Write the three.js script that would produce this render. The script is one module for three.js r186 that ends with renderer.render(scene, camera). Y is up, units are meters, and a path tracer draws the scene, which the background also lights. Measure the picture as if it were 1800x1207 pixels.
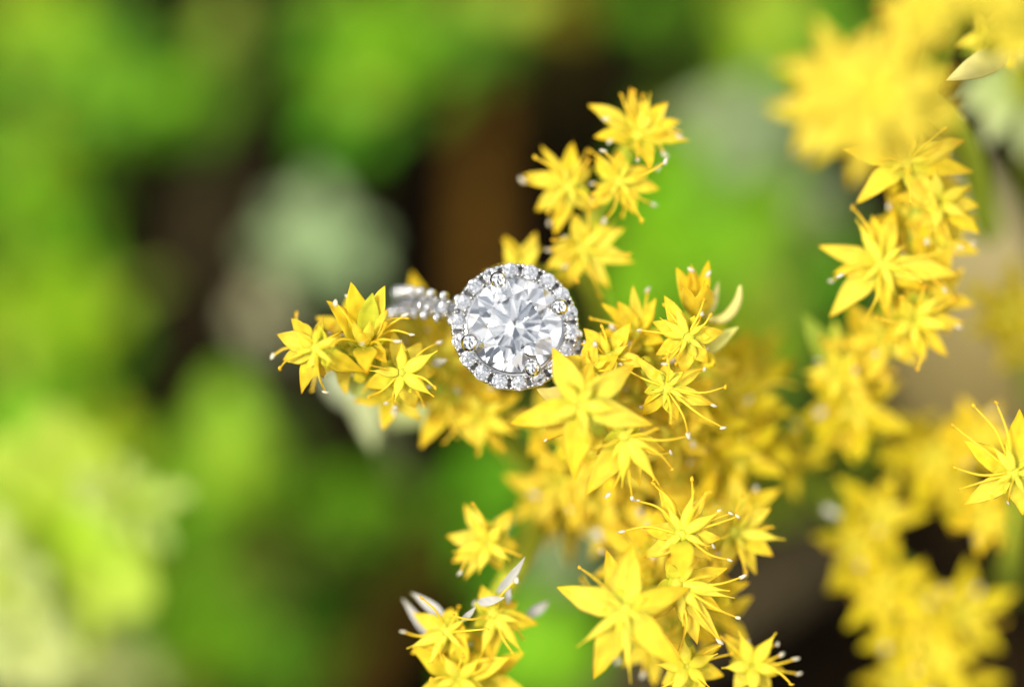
import * as THREE from 'three';
import { mergeGeometries, mergeVertices } from 'three/addons/utils/BufferGeometryUtils.js';
import { ImprovedNoise } from 'three/addons/math/ImprovedNoise.js';

// ------------------------------------------------------------------ camera, sky, sun, exposure
const V = (x = 0, y = 0, z = 0) => new THREE.Vector3(x, y, z);
const D = 0.313, FOV = 9.326, PITCH = THREE.MathUtils.degToRad(76), HEIGHT = 0.128;
const scene = new THREE.Scene();
const O = V(0, HEIGHT, 0);                                            // the ring's halo stands about here, above the soil
const R = V(1, 0, 0), U = V(0, Math.cos(PITCH), -Math.sin(PITCH)), N = V(0, Math.sin(PITCH), Math.cos(PITCH));
const camera = new THREE.PerspectiveCamera(FOV, 1024 / 686, 0.02, 30);
camera.position.copy(O).addScaledVector(N, D);
camera.up.copy(U); camera.lookAt(O);
camera.focus = D - 0.0012;
camera.userData.fStop = 4.5;
scene.add(camera);

const renderer = new THREE.WebGLRenderer({ antialias: true });
renderer.toneMapping = THREE.LinearToneMapping;
renderer.toneMappingExposure = 1.56;
renderer.shadowMap.enabled = true;

const perlin = new ImprovedNoise();
{                                                                      // a bright, lightly broken overcast sky
  const W = 512, H = 256, d = new Float32Array(W * H * 4);
  for (let j = 0; j < H; j++) for (let i = 0; i < W; i++) {
    const el = ((j + 0.5) / H - 0.5) * Math.PI, az = ((i + 0.5) / W) * 2 * Math.PI;
    const x = Math.cos(az) * Math.cos(el), y = Math.sin(el), z = Math.sin(az) * Math.cos(el);
    let n = 0;
    for (let o = 0, a = 1, f = 1.7; o < 4; o++, a *= 0.5, f *= 2.1) n += a * perlin.noise(x * f + 13.4, y * f + 2.6, z * f + 5.2);
    const grad = 0.95 + 0.05 * y, c = THREE.MathUtils.clamp(1.15 + 2.5 * n, 0.13, 2.0);
    const L = 0.68 * grad * c, o4 = (j * W + i) * 4, blue = THREE.MathUtils.clamp((0.9 - c) * 0.35, 0, 0.2);
    d[o4] = L * (1 - blue); d[o4 + 1] = L * (1 - blue * 0.4); d[o4 + 2] = L * (1 + blue * 0.6); d[o4 + 3] = 1;
    if (y < 0) { d[o4] = 0.10; d[o4 + 1] = 0.12; d[o4 + 2] = 0.07; }
  }
  const t = new THREE.DataTexture(d, W, H, THREE.RGBAFormat, THREE.FloatType);
  t.mapping = THREE.EquirectangularReflectionMapping; t.magFilter = THREE.LinearFilter; t.needsUpdate = true;
  scene.background = t; scene.environment = t;
}
const sun = new THREE.DirectionalLight(new THREE.Color(1, 0.96, 0.9), 2.2);
sun.position.copy(O).add(V(-0.5, 0.95, 0.12)); sun.target.position.copy(O);
sun.castShadow = true; sun.shadow.radius = 24; sun.shadow.mapSize.set(2048, 2048);
Object.assign(sun.shadow.camera, { left: -0.08, right: 0.08, top: 0.08, bottom: -0.08, near: 0.5, far: 1.6 });
scene.add(sun, sun.target);

// ------------------------------------------------------------------ helpers
let seed = 20240611;
const rnd = () => { seed = (seed + 0x6d2b79f5) | 0; let t = Math.imul(seed ^ (seed >>> 15), 1 | seed); t = (t + Math.imul(t ^ (t >>> 7), 61 | t)) ^ t; return ((t ^ (t >>> 14)) >>> 0) / 4294967296; };
const rr = (a, b) => a + (b - a) * rnd();
const K = (2 * D * Math.tan(THREE.MathUtils.degToRad(FOV / 2))) / 1207; // metres per photograph pixel in the plane of focus
const P = (px, py, z = 0) => {                                          // photograph pixel + millimetres towards the camera -> place in the world
  const s = (D - z / 1000) / D * K;
  return O.clone().addScaledVector(R, (px - 900) * s).addScaledVector(U, (603.5 - py) * s).addScaledVector(N, z / 1000);
};
const mm = (x) => x / 1000;
const used = {};
const numbered = (n) => { const k = used[n] = (used[n] ?? -1) + 1; return k ? `${n}_${String(k).padStart(3, '0')}` : n; };
function thing(name, label, category, at, group) {
  const o = new THREE.Group(); o.name = numbered(name); o.position.copy(at); scene.add(o);
  o.userData = { label, category }; if (group) o.userData.group = group;
  return o;
}
function part(name, geometry, material, parent) {
  const m = new THREE.Mesh(geometry, material); m.name = name; m.castShadow = m.receiveShadow = true; parent.add(m); return m;
}
function paint(g, f) {                                                  // vertex colours f(x, y, z) -> [r, g, b]
  const p = g.attributes.position, c = new Float32Array(p.count * 3);
  for (let i = 0; i < p.count; i++) c.set(f(p.getX(i), p.getY(i), p.getZ(i), i), i * 3);
  g.setAttribute('color', new THREE.BufferAttribute(c, 3)); return g;
}
const lerp3 = (a, b, t) => [a[0] + (b[0] - a[0]) * t, a[1] + (b[1] - a[1]) * t, a[2] + (b[2] - a[2]) * t];
function gridGeo(rows, cols, closed, f, col) {                          // a swept skin: f(i, j) -> Vector3
  const pos = [], color = [], idx = [], w = cols + (closed ? 0 : 1);
  for (let i = 0; i <= rows; i++) for (let j = 0; j < w; j++) { const p = f(i, j); pos.push(p.x, p.y, p.z); if (col) color.push(...col(i, j)); }
  for (let i = 0; i < rows; i++) for (let j = 0; j < cols; j++) {
    const a = i * w + j, b = i * w + (j + 1) % w, c = a + w, e = b + w; idx.push(a, c, b, b, c, e);
  }
  const g = new THREE.BufferGeometry(); g.setAttribute('position', new THREE.Float32BufferAttribute(pos, 3));
  if (col) g.setAttribute('color', new THREE.Float32BufferAttribute(color, 3));
  g.setIndex(idx); g.computeVertexNormals(); return g;
}
// A leaf-like body from a to b (world vectors), bowed by bow metres along up; prof(u) = half width share, thick = thickness share of the width
function blade(a, b, up, { w, bow = 0, thick = 0.22, cup = 0.25, prof, rows = 15, cols = 12, colors, twist = 0, mottle = 0.06, curl = 0, wavy = 0.05 }) {
  const mid = a.clone().lerp(b, 0.5).addScaledVector(up, bow), t = V(), pt = V(), side = V(), nn = V();
  const ph = rnd() * 50;
  return gridGeo(rows, cols, true, (i, j) => {
    const u = i / rows, v = 1 - u;
    pt.set(0, 0, 0).addScaledVector(a, v * v).addScaledVector(mid, 2 * u * v).addScaledVector(b, u * u);
    t.copy(mid).sub(a).multiplyScalar(v).addScaledVector(b.clone().sub(mid), u).normalize();
    side.crossVectors(t, up); if (side.lengthSq() < 1e-6) side.crossVectors(t, R.clone().add(U)); side.normalize();
    nn.crossVectors(side, t).normalize();
    if (twist) { side.applyAxisAngle(t, twist * u); nn.applyAxisAngle(t, twist * u); }
    const h = Math.max(prof(u), 0.004) * w, an = j / cols * Math.PI * 2, cx = Math.cos(an), sy = Math.sin(an);
    const th = h * thick * sy + cup * h * (cx * cx - 0.5) * (1 - u * 0.4) - (Math.abs(cx) < 0.35 && sy > 0 ? h * 0.07 : 0);
    const wob = 1 + wavy * perlin.noise(u * 4 + ph, j * 0.3, 2.2);
    return pt.clone().addScaledVector(side, h * cx * wob + w * 0.5 * wavy * perlin.noise(u * 2.5 + ph, 7.7, 3.1)).addScaledVector(nn, th + w * curl * Math.max(0, u - 0.55) ** 2 * 5 + h * wavy * 0.9 * perlin.noise(u * 5 + ph, cx * 1.5, 8.8));
  }, colors && ((i, j) => {
    const u = i / rows, c = colors(u, j / cols), k = 1 + mottle * 2 * perlin.noise(u * 6 + ph, j * 0.6 + ph, 4.4) + mottle * 1.5 * perlin.noise(u * 2 + ph, j * 2.7, 1.4);
    return [c[0] * k, c[1] * k, c[2] * k];
  }));
}
function tube(points, radius, { seg = 6, n = 24, colors } = {}) {        // points: Vector3s; radius(u)
  const curve = points.length > 2 ? new THREE.CatmullRomCurve3(points) : new THREE.LineCurve3(...points), f = curve.computeFrenetFrames(n, false);
  const at = []; for (let i = 0; i <= n; i++) at.push(curve.getPoint(i / n));
  return gridGeo(n, seg, true, (i, j) => {
    const an = j / seg * Math.PI * 2, r = (i === 0 || i === n ? 0.25 : 1) * radius(i / n);
    return at[i].clone().addScaledVector(f.normals[i], Math.cos(an) * r).addScaledVector(f.binormals[i], Math.sin(an) * r);
  }, colors && ((i) => colors(i / n)));
}

// ------------------------------------------------------------------ materials
const noiseTexture = (size, f, srgb) => {
  const d = new Uint8Array(size * size * 4);
  for (let y = 0; y < size; y++) for (let x = 0; x < size; x++) { const c = f(x / size, y / size); d.set([...c.map((v) => Math.max(0, Math.min(255, v * 255))), 255], (y * size + x) * 4); }
  const t = new THREE.DataTexture(d, size, size); t.wrapS = t.wrapT = THREE.RepeatWrapping; t.magFilter = THREE.LinearFilter; if (srgb) t.colorSpace = THREE.SRGBColorSpace; t.needsUpdate = true; return t;
};
const M = {
  petal: new THREE.MeshPhysicalMaterial({ name: 'petal', vertexColors: true, roughness: 0.55, transmission: 0.32, thickness: 0, ior: 1.4, specularIntensity: 0.4 }),
  carpel: new THREE.MeshPhysicalMaterial({ name: 'carpel', vertexColors: true, roughness: 0.5, transmission: 0.18, thickness: 0, ior: 1.4, specularIntensity: 0.4 }),
  green: new THREE.MeshPhysicalMaterial({ name: 'green_skin', vertexColors: true, roughness: 0.5, transmission: 0.15, thickness: 0, ior: 1.4, specularIntensity: 0.4 }),
  leaf: new THREE.MeshPhysicalMaterial({ name: 'leaf', vertexColors: true, roughness: 0.55, transmission: 0.2, thickness: 0, ior: 1.4, specularIntensity: 0.4 }),
  bark: new THREE.MeshPhysicalMaterial({ name: 'bark', vertexColors: true, roughness: 0.95, specularIntensity: 0.2 }),
  stamen: new THREE.MeshStandardMaterial({ name: 'stamen', vertexColors: true, roughness: 0.6 }),
  gold: new THREE.MeshStandardMaterial({ name: 'white_gold', color: new THREE.Color(0.86, 0.85, 0.83), metalness: 1, roughness: 0.09 }),
  goldSatin: new THREE.MeshStandardMaterial({ name: 'white_gold_cut', color: new THREE.Color(0.80, 0.79, 0.77), metalness: 1, roughness: 0.2 }),
  diamond: new THREE.MeshPhysicalMaterial({ name: 'diamond', color: 0xffffff, roughness: 0, metalness: 0, flatShading: true, transmission: 1, thickness: 0.004, ior: 2.42 }),
  soil: new THREE.MeshPhysicalMaterial({ name: 'soil', vertexColors: true, roughness: 1, specularIntensity: 0.1 }),
};

// ------------------------------------------------------------------ ground
{
  const n = 220, S = 6, pos = [], col = [], idx = [];
  const axis = (i) => { const t = (i / n) * 2 - 1; return Math.sign(t) * (0.12 * Math.abs(t) + (S - 0.12) * Math.pow(Math.abs(t), 6)); };
  for (let j = 0; j <= n; j++) for (let i = 0; i <= n; i++) {
    const x = axis(i), z = axis(j);
    let h = 0; for (let o = 0, a = 0.006, f = 45; o < 4; o++, a *= 0.55, f *= 2.2) h += a * perlin.noise(x * f, 3.3, z * f);
    pos.push(x, h - 0.004, z);
    const k = 0.75 + 0.7 * perlin.noise(x * 160, 9, z * 160) + 0.3 * perlin.noise(x * 60, 2, z * 60);
    col.push(0.009 * k, 0.0055 * k, 0.0022 * k);
  }
  for (let j = 0; j < n; j++) for (let i = 0; i < n; i++) { const a = j * (n + 1) + i; idx.push(a, a + n + 1, a + 1, a + 1, a + n + 1, a + n + 2); }
  const g = new THREE.BufferGeometry(); g.setAttribute('position', new THREE.Float32BufferAttribute(pos, 3)); g.setAttribute('color', new THREE.Float32BufferAttribute(col, 3)); g.setIndex(idx); g.computeVertexNormals();
  const soil = new THREE.Mesh(g, M.soil); soil.name = 'soil_ground'; soil.receiveShadow = true; soil.userData = { kind: 'structure', label: 'dark damp brown soil below the plants', category: 'soil' }; scene.add(soil);
}

{
  const flake = blade(V(-1, 0, 0), V(1, 0, 0), V(0, 1, 0), { w: 0.45, bow: 0.3, thick: 0.15, prof: (u) => Math.sin(Math.PI * Math.min(0.98, Math.max(0.02, u))), rows: 6, cols: 6 }), n = 420;
  const litter = new THREE.InstancedMesh(flake, new THREE.MeshPhysicalMaterial({ name: 'litter', roughness: 0.95, specularIntensity: 0.2 }), n), m4 = new THREE.Matrix4(), q = new THREE.Quaternion();
  for (let i = 0; i < n; i++) {
    const s = mm(rr(1.2, 5.5)); q.setFromEuler(new THREE.Euler(rr(-0.6, 0.6), rr(0, 6.3), rr(-0.6, 0.6)));
    litter.setMatrixAt(i, m4.compose(V(rr(-0.085, 0.085), rr(0, 0.006), rr(-0.03, 0.1)), q, V(s, s, s * rr(0.5, 1.3))));
    const k = rr(0.1, 0.7); litter.setColorAt(i, new THREE.Color().setRGB(0.075 * k, 0.043 * k, 0.012 * k));
  }
  litter.name = 'leaf_litter'; litter.castShadow = litter.receiveShadow = true; litter.userData = { kind: 'stuff', label: 'brown crumbled leaf litter scattered on the dark soil', category: 'leaf litter' }; scene.add(litter);
}

// ------------------------------------------------------------------ the ring
function brilliant(r) {                                                  // round brilliant, girdle plane at y = 0, 57 facets and a girdle whose edge is round
  const tri = [], tc = Math.tan(0.602), tp = Math.tan(0.711), rt = 0.58, rs = 0.77, rq = 0.22, g = 0.035, A = Math.PI / 4;
  const at = (rad, an, h) => V(Math.cos(an) * rad, h, Math.sin(an) * rad);
  const bez = (rad, d) => tc * (1 - rad * Math.cos(d)), pav = (rad, d) => -g - tp * (1 - rad * Math.cos(d));
  const top = V(0, bez(rt, 0), 0), cul = V(0, pav(0, 0), 0), up = [], lo = [], face = (...p) => { for (let i = 2; i < p.length; i++) tri.push([p[0], p[i - 1], p[i]]); };
  const rim = (S, a, b, arr, sign) => {                                  // a half facet: apex S over the rim from angle a to b, rim heights follow its plane
    const Ga = at(1, a, sign > 0 ? 0 : -g), Gb = at(1, b, sign > 0 ? 0 : -g), pl = new THREE.Plane().setFromCoplanarPoints(S, Ga, Gb), pts = [];
    for (let i = 0; i <= 4; i++) { const an = a + (b - a) * i / 4, p = at(1, an, 0); p.y = -(pl.normal.x * p.x + pl.normal.z * p.z + pl.constant) / pl.normal.y; pts.push(p); }
    face(S, ...pts); arr.push(pts);
  };
  for (let k = 0; k < 8; k++) {
    const a = k * A, T = at(rt, a, top.y), T2 = at(rt, a + A, top.y), S = at(rs, a + A / 2, bez(rs, A / 2)), S0 = at(rs, a - A / 2, bez(rs, A / 2));
    face(top, T, T2); face(T, S, T2); face(T, S0, at(1, a, 0), S);
    rim(S, a, a + A / 2, up, 1); rim(S, a + A / 2, a + A, up, 1);
    const Q = at(rq, a + A / 2, pav(rq, A / 2)), Q0 = at(rq, a - A / 2, pav(rq, A / 2));
    face(cul, Q0, at(1, a, -g), Q); rim(Q, a, a + A / 2, lo, -1); rim(Q, a + A / 2, a + A, lo, -1);
  }
  up.forEach((u, k) => { for (let i = 0; i < 4; i++) face(u[i], u[i + 1], lo[k][i + 1], lo[k][i]); });
  const pos = [], e1 = V(), e2 = V(), c = V(), mid = V(0, -0.2, 0);
  for (const [p, q, s] of tri) {
    e1.subVectors(q, p); e2.subVectors(s, p); c.copy(p).add(q).add(s).divideScalar(3).sub(mid);
    const flip = e1.cross(e2).dot(c) < 0;
    for (const v of flip ? [p, s, q] : [p, q, s]) pos.push(v.x * r, v.y * r, v.z * r);
  }
  const geo = new THREE.BufferGeometry(); geo.setAttribute('position', new THREE.Float32BufferAttribute(pos, 3)); geo.computeVertexNormals(); return geo;
}
const ring = thing('engagement_ring', 'white gold ring with a round diamond in a diamond halo, resting among yellow flowers', 'ring', P(905, 574, 0));
{
  // own axes: y out of the halo towards the viewer, x along the shank
  const shankAngle = THREE.MathUtils.degToRad(163.4 - 180);
  const yAx = N.clone().addScaledVector(U, 0.11).addScaledVector(R, 0.005).normalize();
  const xAx = R.clone().multiplyScalar(Math.cos(shankAngle)).addScaledVector(U, Math.sin(shankAngle)); xAx.addScaledVector(yAx, -xAx.dot(yAx)).normalize();
  const zAx = V().crossVectors(xAx, yAx);
  ring.setRotationFromMatrix(new THREE.Matrix4().makeBasis(xAx, yAx, zAx));
  const turn = (deg) => THREE.MathUtils.degToRad(deg) - shankAngle;     // a direction seen in the photograph (degrees, anticlockwise) -> angle about y from x
  const at = (rad, an, h) => V(Math.cos(an) * rad, h, -Math.sin(an) * rad);
  // centre stone
  const stoneR = mm(3.5), stoneY = mm(0.8);
  const stone = part('centre_diamond', brilliant(stoneR), M.diamond, ring); stone.position.y = stoneY; stone.rotation.y = turn(8);
  // halo: an open collar, a seat and beads for every small stone
  const prof = (pts) => pts.map(([x, y]) => new THREE.Vector2(mm(x), mm(y)));
  const halo = part('halo', new THREE.LatheGeometry(prof([[3.72, -1.0], [4.5, -1.05], [4.68, -0.72], [4.74, -0.34], [4.72, -0.22], [4.66, -0.22], [4.6, -0.34], [4.56, -0.92], [3.84, -0.92], [3.82, -0.2], [3.76, -0.06], [3.4, -0.04], [3.3, -0.16], [3.4, -0.7], [3.72, -1.0]]), 120), M.gold, ring);
  halo.userData.label = 'ring of small round diamonds set in beaded white gold';
  const shade_lining = new THREE.MeshStandardMaterial({ name: 'painted_recess_shade', color: new THREE.Color(0.48, 0.475, 0.47), metalness: 1, roughness: 0.45 });  // darker metal for the channel lining: crevice shade put into its colour
  part('shade_lining', new THREE.LatheGeometry(prof([[4.53, -0.36], [4.52, -0.88], [3.87, -0.88], [3.86, -0.3]]), 96), shade_lining, halo);
  const small = brilliant(mm(0.56)), seat = new THREE.LatheGeometry(prof([[0.3, -0.42], [0.56, -0.3], [0.6, -0.06], [0.57, 0.0], [0.53, -0.05], [0.5, -0.14], [0.26, -0.4]]), 20);
  const bead = new THREE.SphereGeometry(1, 14, 10), NH = 18, haloR = mm(4.22);
  for (let k = 0; k < NH; k++) {
    const an = turn(94.5 + k * 360 / NH), s = part('halo_diamond', small, M.diamond, halo);
    s.position.copy(at(haloR, an, mm(0.02 + rr(-0.02, 0.02)))); s.rotation.set(rr(-0.05, 0.05), rr(0, 3), rr(-0.05, 0.05));
    const c = part('seat', seat, M.goldSatin, halo); c.position.copy(at(haloR, an, 0)); c.rotation.y = an;
    const bt = turn(94.5 + (k + 0.5) * 360 / NH);
    for (const [rad, off, size, h] of [[4.61, 2.3, 0.175, 0.0], [4.61, -2.3, 0.175, 0.0], [3.88, 2.3, 0.15, 0.1], [3.88, -2.3, 0.15, 0.1]]) {
      const b = part('bead', bead, M.gold, halo); b.position.copy(at(mm(rad), bt + off * Math.PI / 180 , mm(h))); b.scale.set(mm(size * rr(0.92, 1.08)), mm(size * 1.5), mm(size * rr(0.92, 1.08))); b.rotation.y = bt;
    }
  }
  // bezel-like gallery under the stone
  part('gallery', new THREE.LatheGeometry(prof([[1.3, -2.6], [1.55, -2.6], [2.5, -1.5], [3.35, -0.35], [3.3, -0.22], [3.15, -0.3], [2.3, -1.4], [1.3, -2.45], [1.3, -2.6]]), 64), M.gold, ring);
  // four prongs, each a tapered claw ending in a ball
  for (const [deg, rad, size] of [[110.2, 3.56, 0.64], [21.6, 3.56, 0.64], [-68, 3.5, 0.62], [201.6, 3.6, 0.68]]) {
    const an = turn(deg), c = at(mm(rad), an, mm(1.15));
    const pts = [at(mm(1.7), an, mm(-2.5)), at(mm(2.9), an, mm(-1.0)), at(mm(rad + 0.12), an, mm(0.2)), c.clone()];
    const claw = tube(pts, (u) => mm(0.42 + 0.06 * u), { seg: 14, n: 20 });
    const ball = new THREE.SphereGeometry(mm(size), 36, 24); ball.scale(1, 0.86, 1); ball.translate(c.x, c.y + mm(0.02), c.z);
    claw.deleteAttribute('uv'); ball.deleteAttribute('uv');
    part('prong', mergeGeometries([claw, ball]), M.gold, ring);
  }
  // shank: band with one row of stones and a beaded edge, going round below the halo
  const rad = 9.3, cy = -rad + 0.2, pts = [], secs = 120;
  const shank = part('shank', gridGeo(secs, 16, true, (i, j) => {
    const a = 0.452 + (Math.PI * 2 - 0.904) * i / secs, q = j / 16 * Math.PI * 2, w = 0.66, t = 0.8;
    const ex = Math.cos(q), ey = Math.sin(q), sq = (v, p) => Math.sign(v) * Math.pow(Math.abs(v), p);
    const end = i === 0 || i === secs ? 0.3 : 1, r = mm(rad - t + (sq(ey, 0.6) * 0.85 - 0.15) * t * end), c = Math.PI / 2 + a;
    return V(Math.cos(c) * r, mm(cy) + Math.sin(c) * r, mm(w) * sq(ex, 0.6) * end);
  }), M.gold, ring);
  const bandStone = brilliant(mm(0.64));
  for (const s of [-1, 1]) for (let k = 0; k < 10; k++) {
    const a = Math.PI / 2 + s * (0.515 + k * 0.137), d = part('shank_diamond', bandStone, M.diamond, shank), o = V(Math.cos(a), Math.sin(a), 0);
    d.position.set(o.x * mm(rad + 0.3), mm(cy) + o.y * mm(rad + 0.3), 0); d.quaternion.setFromUnitVectors(V(0, 1, 0), o);
    const c = part('seat', seat, M.gold, shank); c.position.copy(d.position); c.quaternion.copy(d.quaternion); c.scale.setScalar(1.02);
    for (const [z, e, h, size] of [[-0.86, 0, 0.2, 0.42], [0.86, 0, 0.2, 0.42], [-0.5, 0.0685, 0.2, 0.18], [0.5, 0.0685, 0.2, 0.18]]) {
      const q = a + s * e, b = part('bead', bead, M.gold, shank); b.position.set(Math.cos(q) * mm(rad + h), mm(cy) + Math.sin(q) * mm(rad + h), mm(z)); b.rotation.z = q; b.scale.set(mm(size * 1.15), mm(size * (e ? 0.8 : 0.72)), mm(size));
    }
  }
  for (const s of [-1, 1]) {                                             // the plain shoulder bars where the shank meets the halo
    const a = Math.PI / 2 + s * 0.452, g = new THREE.CapsuleGeometry(mm(0.2), mm(1.5), 6, 14); g.rotateX(Math.PI / 2);
    const b = part('shoulder_bar', g, M.gold, ring); b.position.set(Math.cos(a) * mm(rad + 0.16), mm(cy) + Math.sin(a) * mm(rad + 0.16), 0);
  }
}

// ------------------------------------------------------------------ stonecrop flowers
const YEL = { pale: [0.93, 0.79, 0.075], mid: [0.92, 0.71, 0.025], deep: [0.90, 0.60, 0.01], orange: [0.84, 0.42, 0.006], lime: [0.68, 0.70, 0.05], green: [0.34, 0.44, 0.03] };
const petalProf = (u) => Math.pow(Math.max(0, Math.sin(Math.PI * Math.pow(Math.min(1, u * 0.985 + 0.012), 0.86))), 0.8) * (1 - 0.38 * u) * 1.12 + 0.26 * (1 - u) * (1 - u);
const carpelProf = (u) => u < 0.72 ? 0.55 + 0.55 * Math.sin(Math.PI * (0.18 + u * 0.78)) * (1 - u * 0.55) - 0.1 : Math.max(0.1, 0.55 * (1 - (u - 0.72) / 0.2));
const cProf = (u) => Math.max(0.09, (0.62 + 0.45 * Math.sin(Math.PI * Math.min(1, u * 1.3))) * Math.max(0, 1 - Math.pow(u / 0.86, 2.2)) + 0.07);
const PETAL_L = 5.1;                                                     // millimetres

function petal(flower, base, tip, axis, o = {}) {
  const tint = o.tint ?? rr(0, 1), len = tip.distanceTo(base), pale = lerp3(YEL.mid, YEL.pale, tint), tipc = lerp3(YEL.deep, YEL.orange, o.orange ?? rr(0, 0.25));
  const c = o.color, f = c ? (u) => lerp3(lerp3(c, YEL.lime, 0.3 * (1 - u)), c, u) : (u, v) => { const q = lerp3(lerp3(YEL.lime, pale, Math.min(1, u * 2.4)), tipc, Math.pow(u, 5)); return v > 0.5 ? lerp3(q, YEL.deep, 0.35) : q; };
  const g = blade(base, tip, axis, { w: (o.w ?? 0.185) * Math.max(len, mm(3.6)) , bow: (o.bow ?? 0.12) * len, thick: 0.16, cup: o.cup ?? 0.35, prof: petalProf, colors: f, twist: o.twist ?? rr(-0.4, 0.4), curl: rr(-0.4, 0.3), wavy: 0.2, mottle: 0.13 });
  return part('petal', g, M.petal, flower);
}
function carpel(flower, base, tip, axis, o = {}) {
  const len = tip.distanceTo(base), pale = lerp3(YEL.mid, YEL.pale, rr(0.4, 1));
  const g = blade(base, tip, axis, { w: (o.w ?? 0.15) * Math.min(len, mm(4.2)), bow: (o.bow ?? 0.1) * len, thick: 0.75, cup: 0.05, prof: cProf, cols: 8, colors: (u) => lerp3(lerp3(lerp3(YEL.pale, YEL.lime, 0.55), pale, Math.min(1, u * 1.9)), YEL.deep, Math.pow(u, 3) * 0.7) });
  return part('carpel', g, M.carpel, flower);
}
const antherShape = (() => { const g = new THREE.SphereGeometry(1, 8, 6), p = g.attributes.position; for (let i = 0; i < p.count; i++) { const k = 1 + 0.5 * perlin.noise(p.getX(i) * 2 + 5, p.getY(i) * 2, p.getZ(i) * 2); p.setXYZ(i, p.getX(i) * k * (1 - 0.3 * p.getY(i)), p.getY(i) * 1.7 * k, p.getZ(i) * 0.6 * k); } return g; })();
function stamen(flower, base, tip, axis, o = {}) {
  const mid = base.clone().lerp(tip, 0.55).addScaledVector(axis, (o.bow ?? rr(0.1, 0.26)) * tip.distanceTo(base)).addScaledVector(V().crossVectors(axis, tip).normalize(), rr(-0.12, 0.12) * tip.distanceTo(base)), white = o.white ?? rnd() < 0.22;
  const t = tube([base, mid, tip], (u) => mm(0.11 - 0.04 * u), { seg: 5, n: 9, colors: (u) => lerp3(YEL.mid, YEL.orange, 0.1 + 0.5 * u) });
  const a = antherShape.clone(); a.deleteAttribute('uv'); const s = mm(white ? rr(0.14, 0.22) : rr(0.11, 0.15)), col = white ? [0.72, 0.65, 0.46] : lerp3(YEL.orange, YEL.deep, rnd());
  a.applyMatrix4(new THREE.Matrix4().compose(tip, new THREE.Quaternion().setFromUnitVectors(V(0, 1, 0), tip.clone().sub(mid).normalize().add(V(rr(-0.7, 0.7), rr(-0.7, 0.7), rr(-0.7, 0.7))).normalize()), V(s, s, s))); paint(a, () => col);
  part('stamen', mergeGeometries([t, a]), M.stamen, flower);
}
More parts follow.
